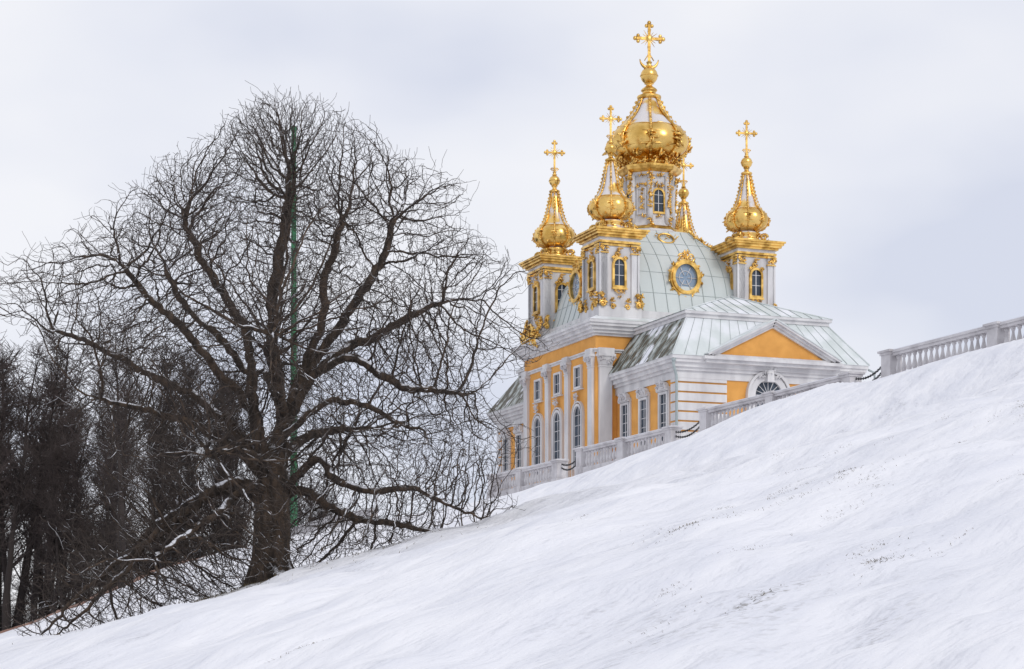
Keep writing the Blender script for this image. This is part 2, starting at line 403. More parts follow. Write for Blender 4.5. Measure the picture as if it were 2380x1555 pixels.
for v in (1.58,4.1,6.55,20.4,22.7,25.0):
    M=face(0,v,LEFT)
    rect_window(win,M,.40,11.2,14.75,.13,WHITE)
    old=trim.M; trim.M=M
    trim.box(-.68,-.57,-.1,.01,10.6,15.1,WHITE); trim.box(.57,.68,-.1,.01,10.6,15.1,WHITE)
    pts=[(-.58*cos(pi*i/8),15.05+.38*sin(pi*i/8)) for i in range(9)]
    trim.ext(pts+[(.58,14.95),(-.58,14.95)],-.28,-.02,WHITE)
    blobs(trim,(0,-.32,15.2),(.40,.05,.18),14,STONE,.1,int(v*10))
    trim.box(-.7,.7,-.2,.01,14.9,15.0,WHITE)
    trim.M=old
trim.tube([(-.45,-.45,16.4),(-.45,-.42,16.1),(-.16,-.2,15.5),(-.16,-.2,8)],.075,PIPE,8)
trim.ball((-.45,-.45,16.35),.14,PIPE)
trim.tube([(W+.6,-.5,16.4),(W+.95,-.6,16.25),(W+.95,-.6,15.9)],.06,PIPE,6)
walls.box(MU0,MU1,MV0,MV1,7.5,18.9,ORANGE)
cornice(trim,MU0,MU1,MV0,MV1,[(18.82,18.96,.12),(18.96,19.12,.28),(19.12,19.32,.42),(19.32,19.48,.58),(19.48,19.64,.66)],WHITE)
cornice(trim,MU0,MU1,MV0,MV1,[(17.88,18.0,.06),(18.0,18.08,.14)],WHITE)
def pil(M,w,z0,z1,d=.22):
    old=trim.M; trim.M=M
    trim.box(-w,w,-d,.02,z0,z1,WHITE)
    trim.box(-w-.08,w+.08,-d-.08,.02,z0,z0+.9,WHITE)
    trim.box(-w-.03,w+.03,-d-.03,.02,z1-.72,z1-.64,WHITE)
    trim.frustum((-w,w,-d-.02,.02),z1-.6,(-w-.1,w+.1,-d-.14,.02),z1-.12,WHITE)
    trim.box(-w-.16,w+.16,-d-.2,.02,z1-.12,z1+.02,WHITE)
    for sg in (-1,1): scroll(trim,(sg*(w+.02),-d-.16,z1-.26),.16,(1,0),sg,.045,1.3,STONE)
    blobs(trim,(0,-d-.12,z1-.38),(w*.7,.03,.12),8,STONE,.07,5)
    trim.box(-w-.1,w+.1,-d-.12,.02,z1+.02,18.1,WHITE)
    trim.M=old
pil(face(MU0+.55,MV0,FRONT),.38,8,17.75)
vc=(MV0+MV1)/2
for v,w in ((MV0+.5,.30),(vc-1.5,.28),(vc+1.5,.28),(MV1-.5,.30)):
    pil(face(MU0,v,LEFT),w,8,17.75,.16)
for v in (vc-3.05,vc,vc+3.05):
    M=face(MU0,v,LEFT)
    rect_window(win,M,.40,16.2,17.3,.12,WHITE)
    arch_window(win,M,.52,11.6,14.55,.14,WHITE)
    old=trim.M; trim.M=M
    trim.band(archpts(.82,9,14.55,12),archpts(.74,9,14.55,12),-.16,.01,WHITE)
    blobs(trim,(0,-.22,15.6),(.2,.05,.22),14,STONE,.11,int(v*7))
    trim.box(-.7,.7,-.16,.01,15.99,16.05,WHITE)
    trim.M=old
roof.frustum((MU0-.66,MU1+.66,MV0-.66,MV1+.66),19.65,(MU0+.9,MU1-.9,MV0+.9,MV1-.9),20.35,ROOF)
cu,cv=4.6,13.3
trim.box(cu-5.3,cu+5.3,cv-5.3,cv+5.3,19.9,20.42,WHITE)
TW=[(.2,9.15),(9.0,9.15),(.2,17.55),(9.0,17.55)]
domeprof=[(5.15,20.2),(4.95,20.7),(4.75,21.4),(4.55,22.1),(4.3,22.75),(3.95,23.4),(3.45,24.05),(2.95,24.6),(2.45,25.1),(2.0,25.55),(1.7,25.95)]
dome=B()
def smoothprof(P,n=5):
    out=[]
    for i in range(len(P)-1):
        p0=P[max(i-1,0)];p1=P[i];p2=P[i+1];p3=P[min(i+2,len(P)-1)]
        for k in range(n):
            t=k/n
            f=lambda a,b_,c,d:.5*((2*b_)+(-a+c)*t+(2*a-5*b_+4*c-d)*t*t+(-a+3*b_-3*c+d)*t**3)
            out.append((max(.01,f(p0[0],p1[0],p2[0],p3[0])),f(p0[1],p1[1],p2[1],p3[1])))
    out.append(P[-1]); return out
domeprof=smoothprof(domeprof,3)
vs=[];fs=[]
SUB=10
for r_,z_ in domeprof:
    for k in range(4):
        ax=[(-1,-1),(1,-1),(1,1),(-1,1)]
        x0,y0=ax[k];x1,y1=ax[(k+1)%4]
        for j in range(SUB):
            t=j/SUB; bul=1+.03*sin(pi*t)
            vs.append((cu+r_*(x0+(x1-x0)*t)*(bul if k%2==1 else 1),cv+r_*(y0+(y1-y0)*t)*(bul if k%2==0 else 1),z_))
n=4*SUB
for j in range(len(domeprof)-1):
    for i in range(n): k=(i+1)%n; fs.append((j*n+i,j*n+k,(j+1)*n+k,(j+1)*n+i))
fs.append(tuple(range((len(domeprof)-1)*n,len(domeprof)*n)))
dome.add(vs,fs,DOME,False)
def Rz(z): return float(np.interp(z,[p[1] for p in domeprof],[p[0] for p in domeprof]))
for k in range(4):
    dome.M=Matrix.Translation((cu,cv,0))@Matrix.Rotation(k*pi/2,4,'Z')
    for t in np.arange(-4.4,4.5,.8):
        pts=[]
        for z in np.linspace(20.2,25.9,24):
            r_=Rz(z)
            if abs(t)<r_: pts.append((t,-r_*(1+.03*cos(pi/2*t/r_))-.015,z))
        if len(pts)>1: dome.tube(pts,.022,SEAM,4)
    for z in (21.6,22.9,24.1,25.0):
        r_=Rz(z); dome.tube([(t*r_,-r_*(1+.03*cos(pi/2*t))-.01,z) for t in np.linspace(-1,1,11)],.014,SEAM,4)
    dome.tube([(Rz(z)+.02,-Rz(z)-.02,z) for z in np.linspace(20.3,25.9,16)],.07,DOME,6)
dome.M=Matrix.Identity(4)
gold=B()
for k in range(4):
    gold.M=Matrix.Translation((cu,cv,0))@Matrix.Rotation(k*pi/2,4,'Z')
    for z in np.linspace(23.9,25.9,15):
        r_=Rz(z); blobs(gold,(r_+.05,-r_-.05,z+.08),(.08,.08,.06),3,GOLD,.15,int(z*50)+k)
    z=25.35; r_=Rz(z)
    gold.tube([(.5*cos(a),-r_-.12-.32*sin(a)*-.6-.05,z+.32*sin(a)) for a in np.linspace(0,2*pi,16)[:-1]],.07,GOLD,5,closed=True)
    blobs(gold,(0,-r_-.1,z+.1),(.75,.12,.22),16,GOLD,.09,k+40)
gold.M=Matrix.Identity(4)
for k,(x,y,an) in enumerate(((cu+.1,cv-4.62,FRONT),(cu-4.62,cv,LEFT),(cu,cv+4.62,BACK),(cu+4.62,cv,RIGHT))):
    M=face(x,y,an); z=22.62
    c=lambda r_,n=28:[(r_*cos(2*pi*i/n),z+r_*1.08*sin(2*pi*i/n)) for i in range(n)]
    for b_ in (gold,win,trim): b_.M=M
    trim.ext(c(.98),-.02,1.2,WHITE)
    gold.band(c(1.0),c(.76),-.2,.1,GOLD); gold.band(c(.9),c(.72),-.27,-.19,GOLD)
    win.ext(c(.78),-.06,-.025,GLASSB)
    for a in range(6): win.tube([(.15*cos(a*pi/3),-.09,z+.15*sin(a*pi/3)),(.75*cos(a*pi/3),-.09,z+.79*sin(a*pi/3))],.026,WHITE,4)
    win.tube([(.4*cos(a),-.09,z+.4*sin(a)) for a in np.linspace(0,2*pi,15)[:-1]],.024,WHITE,4,closed=True)
    for a in range(14):
        an2=2*pi*a/14+.2; blobs(gold,(1.05*cos(an2),-.16,z+1.12*sin(an2)),(.07,.05,.07),3,GOLD,.12,a+k*20)
    blobs(gold,(0,-.15,z+1.32),(.22,.06,.2),14,GOLD,.13,99)
    scroll(gold,(-.3,-.16,z+1.2),.2,(1,0),-1); scroll(gold,(.3,-.16,z+1.2),.2,(1,0),1)
    for b_ in (gold,win,trim): b_.M=Matrix.Identity(4)

def cross(b,cx,cy,z0,h,w,t,ang,crescent=False):
    old=b.M; b.M=old@Matrix.Translation((cx,cy,0))@Matrix.Rotation(ang,4,'Z')
    zc_=z0+h*.62
    b.box(-t,t,-t*.8,t*.8,z0,z0+h-t*2,GOLD); b.box(-w+t*2,w-t*2,-t*.7,t*.7,zc_-t,zc_+t,GOLD)
    for (x,z,dx,dz) in ((0,z0+h-t*3,0,1),(-w+t*3,zc_,-1,0),(w-t*3,zc_,1,0)):
        b.ball((x+dx*t*2.3,0,z+dz*t*2.3),t*1.7,GOLD,7,5,(1,.6,1))
        for s_ in (-1,1): b.ball((x+dz*s_*t*2.1,0,z+dx*s_*t*2.1),t*1.5,GOLD,7,5,(1,.6,1))
    b.ball((0,0,zc_),t*2.8,GOLD,10,6,(1,.45,1))
    for k in range(16):
        a=2*pi*k/16+.2; L=t*(7.5 if k%2 else 6)
        b.tube([(0,0,zc_),(L*cos(a),0,zc_+L*sin(a))],[t*.7,t*.12],GOLD,4)
    if crescent:
        R_=w*.62; zz=z0+R_*.75
        pts=[(R_*cos(a),0,zz+R_*sin(a)) for a in np.linspace(pi*1.02,2*pi-.02*pi,15)]
        b.tube(pts,[t*(.3+1.1*sin(pi*i/14)) for i in range(15)],GOLD,6)
        for s_ in (-1,1): b.tube([(s_*R_*.5,0,zz-R_*.2),(0,0,zz+R_*.6)],t*.5,GOLD,4)
    else:
        for s_ in (-1,1): scroll(b,(s_*t*2.2,0,z0+t*3),t*2.2,(1,0),s_,t*.6)
    b.M=old
def cupola(b,cx,cy,bulb,neck,ballz,ballr,crossz,crossh,crossw,t,seed,zsplit,cres=False,nr=8):
    P=smoothprof(bulb,4)
    lo=[p for p in P if p[1]<=zsplit+1e-6]; hi=[lo[-1]]+[p for p in P if p[1]>zsplit]
    b.lathe(lo,cx,cy,48,GOLDB,True,rot=pi/8,lobe=.075,nl=nr)
    b.lathe(hi,cx,cy,48,GOLDS,True,rot=pi/8,lobe=.075,nl=nr)
    rmax=max(r for r,z in P)
    for k in range(nr):
        a=2*pi*k/nr+pi/8
        pts=[(cx+(r*.96+.03*rmax)*cos(a),cy+(r*.96+.03*rmax)*sin(a),z) for r,z in P]
        b.tube(pts,[max(.034,.030*rmax+.02*(r/rmax)) for r,z in P],GOLD,5)
        acc=0
        for i in range(1,len(pts)):
            acc+=(Vector(pts[i])-Vector(pts[i-1])).length
            if acc>.10*rmax+.05:
                acc=0; b.ball((pts[i][0]+cos(a)*.04*rmax,pts[i][1]+sin(a)*.04*rmax,pts[i][2]),.032*rmax+.022,GOLD,5,4)
        zb_=[z for r,z in P if r==rmax][0]
        blobs(b,(cx+rmax*1.0*cos(a),cy+rmax*1.0*sin(a),zb_-.05*rmax),(.07*rmax,.07*rmax,.18*rmax),9,GOLD,.085*rmax,seed+k)
        a2=a+pi/nr
        blobs(b,(cx+rmax*.78*cos(a2),cy+rmax*.78*sin(a2),zb_-.36*rmax),(.11*rmax,.11*rmax,.05*rmax),6,GOLD,.08*rmax,seed+k+9)
    for zf,th in ((.16,.022),(-.16,.025)):
        zz=zb_+zf*rmax; rr=float(np.interp(zz,[z for r,z in P],[r for r,z in P]))
        b.tube([(cx+(rr*1.0)*cos(a),cy+(rr*1.0)*sin(a),zz) for a in np.linspace(0,2*pi,41)[:-1]],th*rmax,GOLD,5,closed=True)
    b.lathe(smoothprof(neck,2),cx,cy,20,GOLD)
    b.ball((cx,cy,ballz),ballr,GOLDB,20,14)
    b.tube([(cx+ballr*cos(a),cy+ballr*sin(a),ballz) for a in np.linspace(0,2*pi,25)[:-1]],ballr*.08,GOLD,5,closed=True)
    b.lathe([(ballr*.2,ballz+ballr*.9),(ballr*.5,ballz+ballr*1.1),(ballr*.25,ballz+ballr*1.3),(ballr*.35,ballz+ballr*1.6),(t*1.1,crossz+.05)],cx,cy,12,GOLD)
    cross(b,cx,cy,crossz,crossh,crossw,t,-CD*.6,cres)

for ti,(tu,tv) in enumerate(TW):
    g=B(); base=Matrix.Translation((tu,tv,0)); a=1.12
    g.M=base
    g.box(-a,a,-a,a,19.9,24.15,WHITE)
    g.box(-a-.22,a+.22,-a-.22,a+.22,19.9,20.50,WHITE); g.box(-a-.12,a+.12,-a-.12,a+.12,20.502,20.70,WHITE)
    for k in range(4):
        g.M=base@Matrix.Rotation(k*pi/2,4,'Z')
        for sx in (-1,1):
            x=sx*(a-.17)
            g.box(x-.2,x+.2,-a-.13,-a+.02,20.6,24.1,WHITE)
            if sx==1: g.box(a-.05,a+.13,-a-.13,-a+.36,20.6,24.1,WHITE)
            g.box(x-.25,x+.25,-a-.20,-a+.02,23.55,23.62,GOLD); g.box(x-.27,x+.27,-a-.24,-a+.02,23.98,24.08,GOLD)
            blobs(g,(x,-a-.17,23.8),(.19,.04,.12),9,GOLD,.095,k*3+sx+ti)
            scroll(g,(x+sx*.16,-a-.2,23.84),.13,(1,0),sx)
            gx=sx*(a+.0)
            blobs(g,(gx,-a-.28,20.95),(.13,.07,.34),12,GOLD,.13,k+sx*5+ti)
            scroll(g,(gx,-a-.32,20.62),.2,(1,0),sx,.07)
            scroll(g,(sx*.45,-a-.24,20.5),.16,(1,0),-sx,.055)
            blobs(g,(sx*.5,-a-.22,20.85),(.07,.05,.22),7,GOLD,.10,k+sx*7+ti)
        arch_window(g,Matrix.Translation((0,-a,0)),.31,21.75,22.95,.13,GOLD,depth=.14)
        blobs(g,(0,-a-.12,23.5),(.28,.05,.12),12,GOLD,.1,k+60); blobs(g,(0,-a-.12,23.78),(.1,.05,.14),7,GOLD,.09,k+61)
        scroll(g,(-.34,-a-.14,23.28),.14,(1,0),-1); scroll(g,(.34,-a-.14,23.28),.14,(1,0),1)
        blobs(g,(0,-a-.1,21.42),(.3,.05,.12),11,GOLD,.085,k+62); g.box(-.46,.46,-a-.2,-a,21.53,21.62,GOLD)
        blobs(g,(0,-a-.1,21.18),(.1,.04,.16),6,GOLD,.07,k+63)
        g.box(-.85,.85,-a-.06,-a+.01,24.0,24.13,GOLD)
    g.M=base
    for z0,z1,p,mt in ((24.15,24.28,.18,GOLD),(24.28,24.46,.12,WHITE),(24.46,24.58,.26,GOLD),(24.58,24.72,.40,GOLD),(24.72,24.84,.5,GOLD),(24.84,24.95,.58,GOLD)):
        g.box(-a-p,a+p,-a-p,a+p,z0,z1,mt)
    g.frustum((-a-.55,a+.55,-a-.55,a+.55),24.951,(-.8,.8,-.8,.8),25.15,SNOWM)
    for sx in (-1,1):
        for sy in (-1,1): scroll(g,(sx*.75,sy*.75,25.3),.24,(.707*sx,.707*sy),1,.08); blobs(g,(sx*.85,sy*.85,25.15),(.2,.2,.08),6,GOLD,.1,ti)
    g.lathe([(.85,25.0),(.9,25.15),(.78,25.25),(.74,25.42),(.86,25.5),(.84,25.6),(.62,25.66),(.55,25.75)],0,0,16,GOLDS)
    for k in range(8):
        an=k*pi/4+pi/8; blobs(g,(.8*cos(an),.8*sin(an),25.45),(.07,.07,.16),5,GOLD,.1,k)
    bulb=[(.6,25.72),(.95,25.86),(1.2,26.1),(1.27,26.4),(1.17,26.72),(.92,26.98),(.72,27.25),(.57,27.6),(.46,28.0),(.36,28.45),(.27,28.85),(.2,29.1)]
    neck=[(.2,29.05),(.32,29.12),(.32,29.22),(.16,29.3),(.13,29.42),(.2,29.5)]
    cupola(g,0,0,bulb,neck,29.82,.34,30.35,1.95,.62,.055,ti*30,26.98)
    o=g.obj('corner_tower'); o.parent=church

d=B(); d.M=Matrix.Translation((cu,cv,0))
oct_=lambda P,mt,sm=False: d.lathe(P,0,0,8,mt,sm,rot=pi/8)
oct_([(1.95,25.8),(1.95,25.95),(1.75,26.1)],WHITE); oct_([(1.78,26.1),(1.85,26.2),(1.7,26.3)],GOLD)
oct_([(1.6,26.3),(1.42,26.55),(1.36,27.2),(1.40,29.3)],WHITE)
oct_([(1.5,29.3),(1.62,29.45),(1.62,29.55)],WHITE)
oct_([(1.66,29.5),(1.9,29.66),(1.98,29.8),(1.98,29.92),(1.6,29.95)],GOLD)
for k in range(8):
    an=k*pi/4
    M=d.M.copy(); d.M=M@Matrix.Rotation(an,4,'Z')
    ap=1.38*cos(pi/8)
    if k%2==0:
        arch_window(d,Matrix.Translation((0,-ap,0)),.31,27.15,28.15,.12,GOLD,depth=.12,off=-.02)
    else:
        d.band([(-.3,27.0),(-.3,28.6),(.3,28.6),(.3,27.0)],[(-.24,27.06),(-.24,28.54),(.24,28.54),(.24,27.06)],-ap-.08,-ap+.05,WHITE)
        for z in np.arange(27.3,28.6,.25): blobs(d,(0,-ap-.06,z),(.1,.04,.12),4,GOLD,.1,int(z*10)+k)
    blobs(d,(0,-ap-.1,28.75),(.3,.05,.12),9,GOLD,.1,k); blobs(d,(0,-ap-.1,26.9),(.26,.04,.07),7,GOLD,.08,k+8)
    blobs(d,(0,-ap-.16,29.35),(.25,.06,.12),7,GOLD,.11,k+3)
    d.M=M
    an=k*pi/4+pi/8; R_=1.46
    d.tube([(R_*cos(an),R_*sin(an),26.4),(R_*.97*cos(an),R_*.97*sin(an),27.2),(R_*cos(an),R_*sin(an),29.4)],.17,WHITE,6)
    for z in np.arange(27.4,29.3,.22):
        blobs(d,((R_+.14)*cos(an),(R_+.14)*sin(an),z),(.09,.09,.08),4,GOLD,.11,int(z*9)+k)
    blobs(d,((R_+.2)*cos(an),(R_+.2)*sin(an),26.5),(.1,.1,.2),7,GOLD,.13,k)
    blobs(d,((R_+.2)*cos(an),(R_+.2)*sin(an),29.25),(.13,.13,.18),9,GOLD,.14,k)
bulb=[(1.35,29.95),(1.25,30.15),(1.3,30.35),(1.75,30.6),(2.15,30.9),(2.36,31.3),(2.3,31.75),(2.05,32.2),(1.65,32.6),(1.27,33.0),(.96,33.4),(.74,33.8),(.58,34.15)]
neck=[(.5,34.05),(.7,34.2),(.72,34.36),(.45,34.48),(.4,34.6),(.5,34.7),(.42,34.82),(.24,34.95),(.18,35.05),(.3,35.12)]
cupola(d,0,0,bulb,neck,35.6,.52,36.2,2.65,.92,.08,300,32.4,True)
for k in range(16):
    an=k*pi/8+pi/16; blobs(d,(1.75*cos(an),1.75*sin(an),30.15),(.12,.12,.18),7,GOLD,.15,k)
d.obj('central_drum_and_cupola').parent=church
for vv,s_ in ((16.6,31),(15.9,32),(17.3,33)):
    blobs(gold,(-1.75,vv,19.9 if vv<16 else 20.1),(.25,.45,.42),24,GOLD,.2,s_)
scroll(gold,(-1.95,16.2,20.3),.4,(0,1),1,.1); scroll(gold,(-1.95,17.4,19.9),.35,(0,1),-1,.1); scroll(gold,(-1.95,15.6,19.5),.3,(0,1),1,.09)
part(walls,'walls'); part(trim,'stucco_trim'); part(win,'windows'); part(roof,'roofs'); part(dome,'dome'); part(gold,'gilded_ornaments')
bpy.context.view_layer.update()

# ---------------------------------------------------------------- balustrades
MB=Matrix.Translation((8.375,89.5,0))@Matrix.Rotation(math.atan2(-.9234,.3839),4,'Z')
def balustrade(top,peds,h=1.13):
    b=B(); z0=top-h
    for q in peds:
        w=.30
        b.box(q-w,q+w,-.26,.26,z0-1.2,top-.14,STONE)
        b.box(q-w-.06,q+w+.06,-.32,.32,z0-1.2,z0+.2,STONE)
        b.box(q-w-.04,q+w+.04,-.3,.3,top-.139,top-.05,STONE); b.box(q-w-.1,q+w+.1,-.36,.36,top-.049,top+.03,STONE)
        b.frustum((q-w-.08,q+w+.08,-.34,.34),top+.031,(q-.15,q+.15,-.12,.12),top+.07,SNOWM)
    for qa,qb in zip(peds[:-1],peds[1:]):
        a,c=qa+.3,qb-.3
        b.box(a,c,-.2,.2,z0-1.2,z0+.16,STONE)
        b.box(a,c,-.17,.17,top-.2,top-.1,STONE); b.box(a,c,-.22,.22,top-.099,top-.01,STONE)
        b.box(a,c,-.19,.19,top-.009,top+.02,SNOWM)
        n=int((c-a)/.34)
        for k in range(n):
            x=a+(c-a)*(k+.5)/n
            H=h-.36; zz=z0+.16
            P=[(.085,0),(.085,.06),(.05,.09),(.06,.16),(.10,.28),(.108,.36),(.085,.5),(.055,.66),(.045,.8),(.07,.86),(.085,.9),(.085,1)]
            b.lathe([(r_,zz+t*H) for r_,t in P],x,0,10,STONE)
    o=b.obj('stone_balustrade',None,MB); return o
S=[(10.42,[-24.3,-20.4,-15.6]),(10.74,[-12.7,-8.0,-3.05]),(11.17,[.3,6.0,11.9]),(11.63,[14.65,21.2,27.8,34.4,41])]
for t,p in S: balustrade(t,p)
def chain(q0,z0,q1,z1,sag):
    b=B()
    for s_,sg in ((0,sag),(.16,sag*1.25)):
        pts=[]
        n=26
        for i in range(n+1):
            t=i/n; pts.append((q0+(q1-q0)*t,0,z0+(z1-z0)*t-4*sg*t*(1-t)-s_*1.2))
        for i in range(n):
            p,q_=Vector(pts[i]),Vector(pts[i+1]); d_=(q_-p); c_=(p+q_)/2
            al=math.atan2(d_.z,d_.x); L=d_.length*.62
            ring=[]
            for k in range(8):
                a=2*pi*k/8; lx=L*cos(a); lo=.04*sin(a)
                if i%2: ring.append((c_.x+lx*cos(al),lo,c_.z+lx*sin(al)))
                else: ring.append((c_.x+lx*cos(al)-lo*sin(al),0,c_.z+lx*sin(al)+lo*cos(al)))
            b.tube(ring,.017,IRON,4,closed=True)
    b.obj('iron_chain',None,MB)
chain(-15.3,10.2,-13.0,10.45,.22); chain(-2.75,10.5,0.0,10.9,.22); chain(12.2,10.95,14.35,11.35,.22)
fp=B(); fx,fy=-15.15,143.0; fz=hs(fx,fy)
fp.lathe([(.45,-.5),(.45,.35),(.32,.4),(.26,.6),(.24,8),(.20,18),(.16,37.2-fz),(.22,37.25-fz),(.22,37.5-fz),(.05,37.6-fz)],0,0,14,GREEN)
fp.tube([(.30,0,1.5),(.26,0,20),(.23,0,37-fz)],.02,IRON,4)
fp.obj('green_flagpole',None,Matrix.Translation((fx,fy,fz)))
def strip(name,pts,w,h,mat,cap=None):
    b=B()
    for p,q_ in zip(pts[:-1],pts[1:]):
        d_=Vector((q_[0]-p[0],q_[1]-p[1])); nn=Vector((-d_.y,d_.x)).normalized()*w/2
        zs=[hs(*p),hs(*q_)]
        vs=[]
        for (x,y),z in ((p,zs[0]),(q_,zs[1])):
            vs+= [(x-nn.x,y-nn.y,z-.8),(x+nn.x,y+nn.y,z-.8),(x+nn.x,y+nn.y,z+h),(x-nn.x,y-nn.y,z+h)]
        b.add(vs,[(0,4,7,3),(3,7,6,2),(2,6,5,1),(0,3,2,1),(4,5,6,7)],mat)
    return b.obj(name)
def fromuv(u,v): return (OX+u*E2[0]-v*E2[1],OY+u*E2[1]+v*E2[0])
pts=[fromuv(u,27+max(u+28,0)*1.1-.3) for u in np.arange(-46,-12,1.5)]
strip('brick_coping_wall',pts,.4,.10,BRICKC)
pts=[fromuv(-9.6,v) for v in np.arange(22,44,2)]
strip('low_stone_wall',pts,.5,.75,STONE)
rl=B(); pr=None
for u in np.arange(-20,-13.0,.9):
    x,y=fromuv(u,27+(u+28)*1.1-1.2); z=hs(x,y)
    rl.tube([(x,y,z-.3),(x,y,z+1.0)],.04,IRON,4)
    if pr:
        for hh in (.5,.95): rl.tube([(pr[0],pr[1],pr[2]+hh),(x,y,z+hh)],.03,IRON,4)
    pr=(x,y,z)
rl.obj('iron_railing')

# ---------------------------------------------------------------- trees
class TM:
    def __init__(s): s.v=[];s.f=[];s.m=[];s.nv=0
    def chain(s,P,Rr,n,mi=0):
        L=len(P); o=s.nv; P=np.asarray(P,float)
        D=np.gradient(P,axis=0); D/=np.maximum(np.linalg.norm(D,axis=1,keepdims=True),1e-9)
        ref=np.array([.37,.61,.7])
        A=np.cross(D,ref); nn=np.linalg.norm(A,axis=1,keepdims=True); A/=np.maximum(nn,1e-6); Bv=np.cross(D,A)
        ang=2*pi*np.arange(n)/n
        V=P[:,None,:]+np.asarray(Rr)[:,None,None]*(A[:,None,:]*np.cos(ang)[None,:,None]+Bv[:,None,:]*np.sin(ang)[None,:,None])
        s.v.append(V.reshape(-1,3)); s.nv+=L*n
        k=np.arange(n); l=(k+1)%n
        a=(o+np.arange(L-1)*n)[:,None]
        F=np.stack([a+k,a+l,a+n+l,a+n+k],-1).reshape(-1,4)
        s.f.append(F); s.m.append(np.full(len(F),mi))
    def mesh(s,name,mats):
        V=np.vstack(s.v); F=np.vstack(s.f); Mi=np.concatenate(s.m)
        me=bpy.data.meshes.new(name)
        me.vertices.add(len(V)); me.vertices.foreach_set('co',V.ravel())
        me.loops.add(F.size); me.loops.foreach_set('vertex_index',F.ravel())
        me.polygons.add(len(F)); me.polygons.foreach_set('loop_start',np.arange(0,F.size,4)); me.polygons.foreach_set('loop_total',np.full(len(F),4))
        for m_ in mats: me.materials.append(m_)
        me.polygons.foreach_set('material_index',Mi); me.polygons.foreach_set('use_smooth',np.ones(len(F),bool)); me.update(); me.validate(); return me

zk=[-2.2,-1.2,-.2,.6,1.3,2.3,3.3,4.4,5.4,6.2,7.0,7.8,8.6,9.4,10.2,10.8,11.4]
rkR=[.8,1.5,4.0,5.4,6.0,5.7,5.5,5.7,5.75,5.75,5.5,5.0,4.4,3.8,3.1,2.2,.9]
rkL=[5.6,5.9,5.4,5.0,4.6,4.4,4.5,4.8,5.3,6.0,6.1,5.1,3.9,3.0,2.2,1.2,.2]
NA=120000
ph=rng.uniform(0,2*pi,NA); zz=rng.uniform(-2.2,11.4,NA)
wR=.5+.5*np.cos(ph); rr=np.interp(zz,zk,rkR)*wR+np.interp(zz,zk,rkL)*(1-wR)
env=1+.07*np.sin(2*ph+.8+zz*.9)+.08*np.sin(5*ph+zz*2.3)+.09*np.sin(4*ph-zz*3.1)
rad=rr*env*rng.uniform(0,1,NA)**.5
AX=rad*np.cos(ph)+.1; AY=rad*np.sin(ph)*.9; AZ=zz
gz=hz(AX+TX,AY+TY)-TZ
keep=(AZ>gz+.06)&~((AZ<2.6)&(rad<1.2))
cl=np.sin(AX*2.1+1.7*np.sin(AZ*1.3))+np.sin(AZ*2.3+1.5*np.sin(AY*1.7+1))+np.sin(AY*2.2+1.4*np.sin(AX*1.1))
keep&=(rng.uniform(0,1,NA)<np.where((AZ<1.2)&(AX<0),.9,np.clip(.64+.30*cl,.08,1)))
A=np.stack([AX,AY,AZ],-1)[keep][:66000]
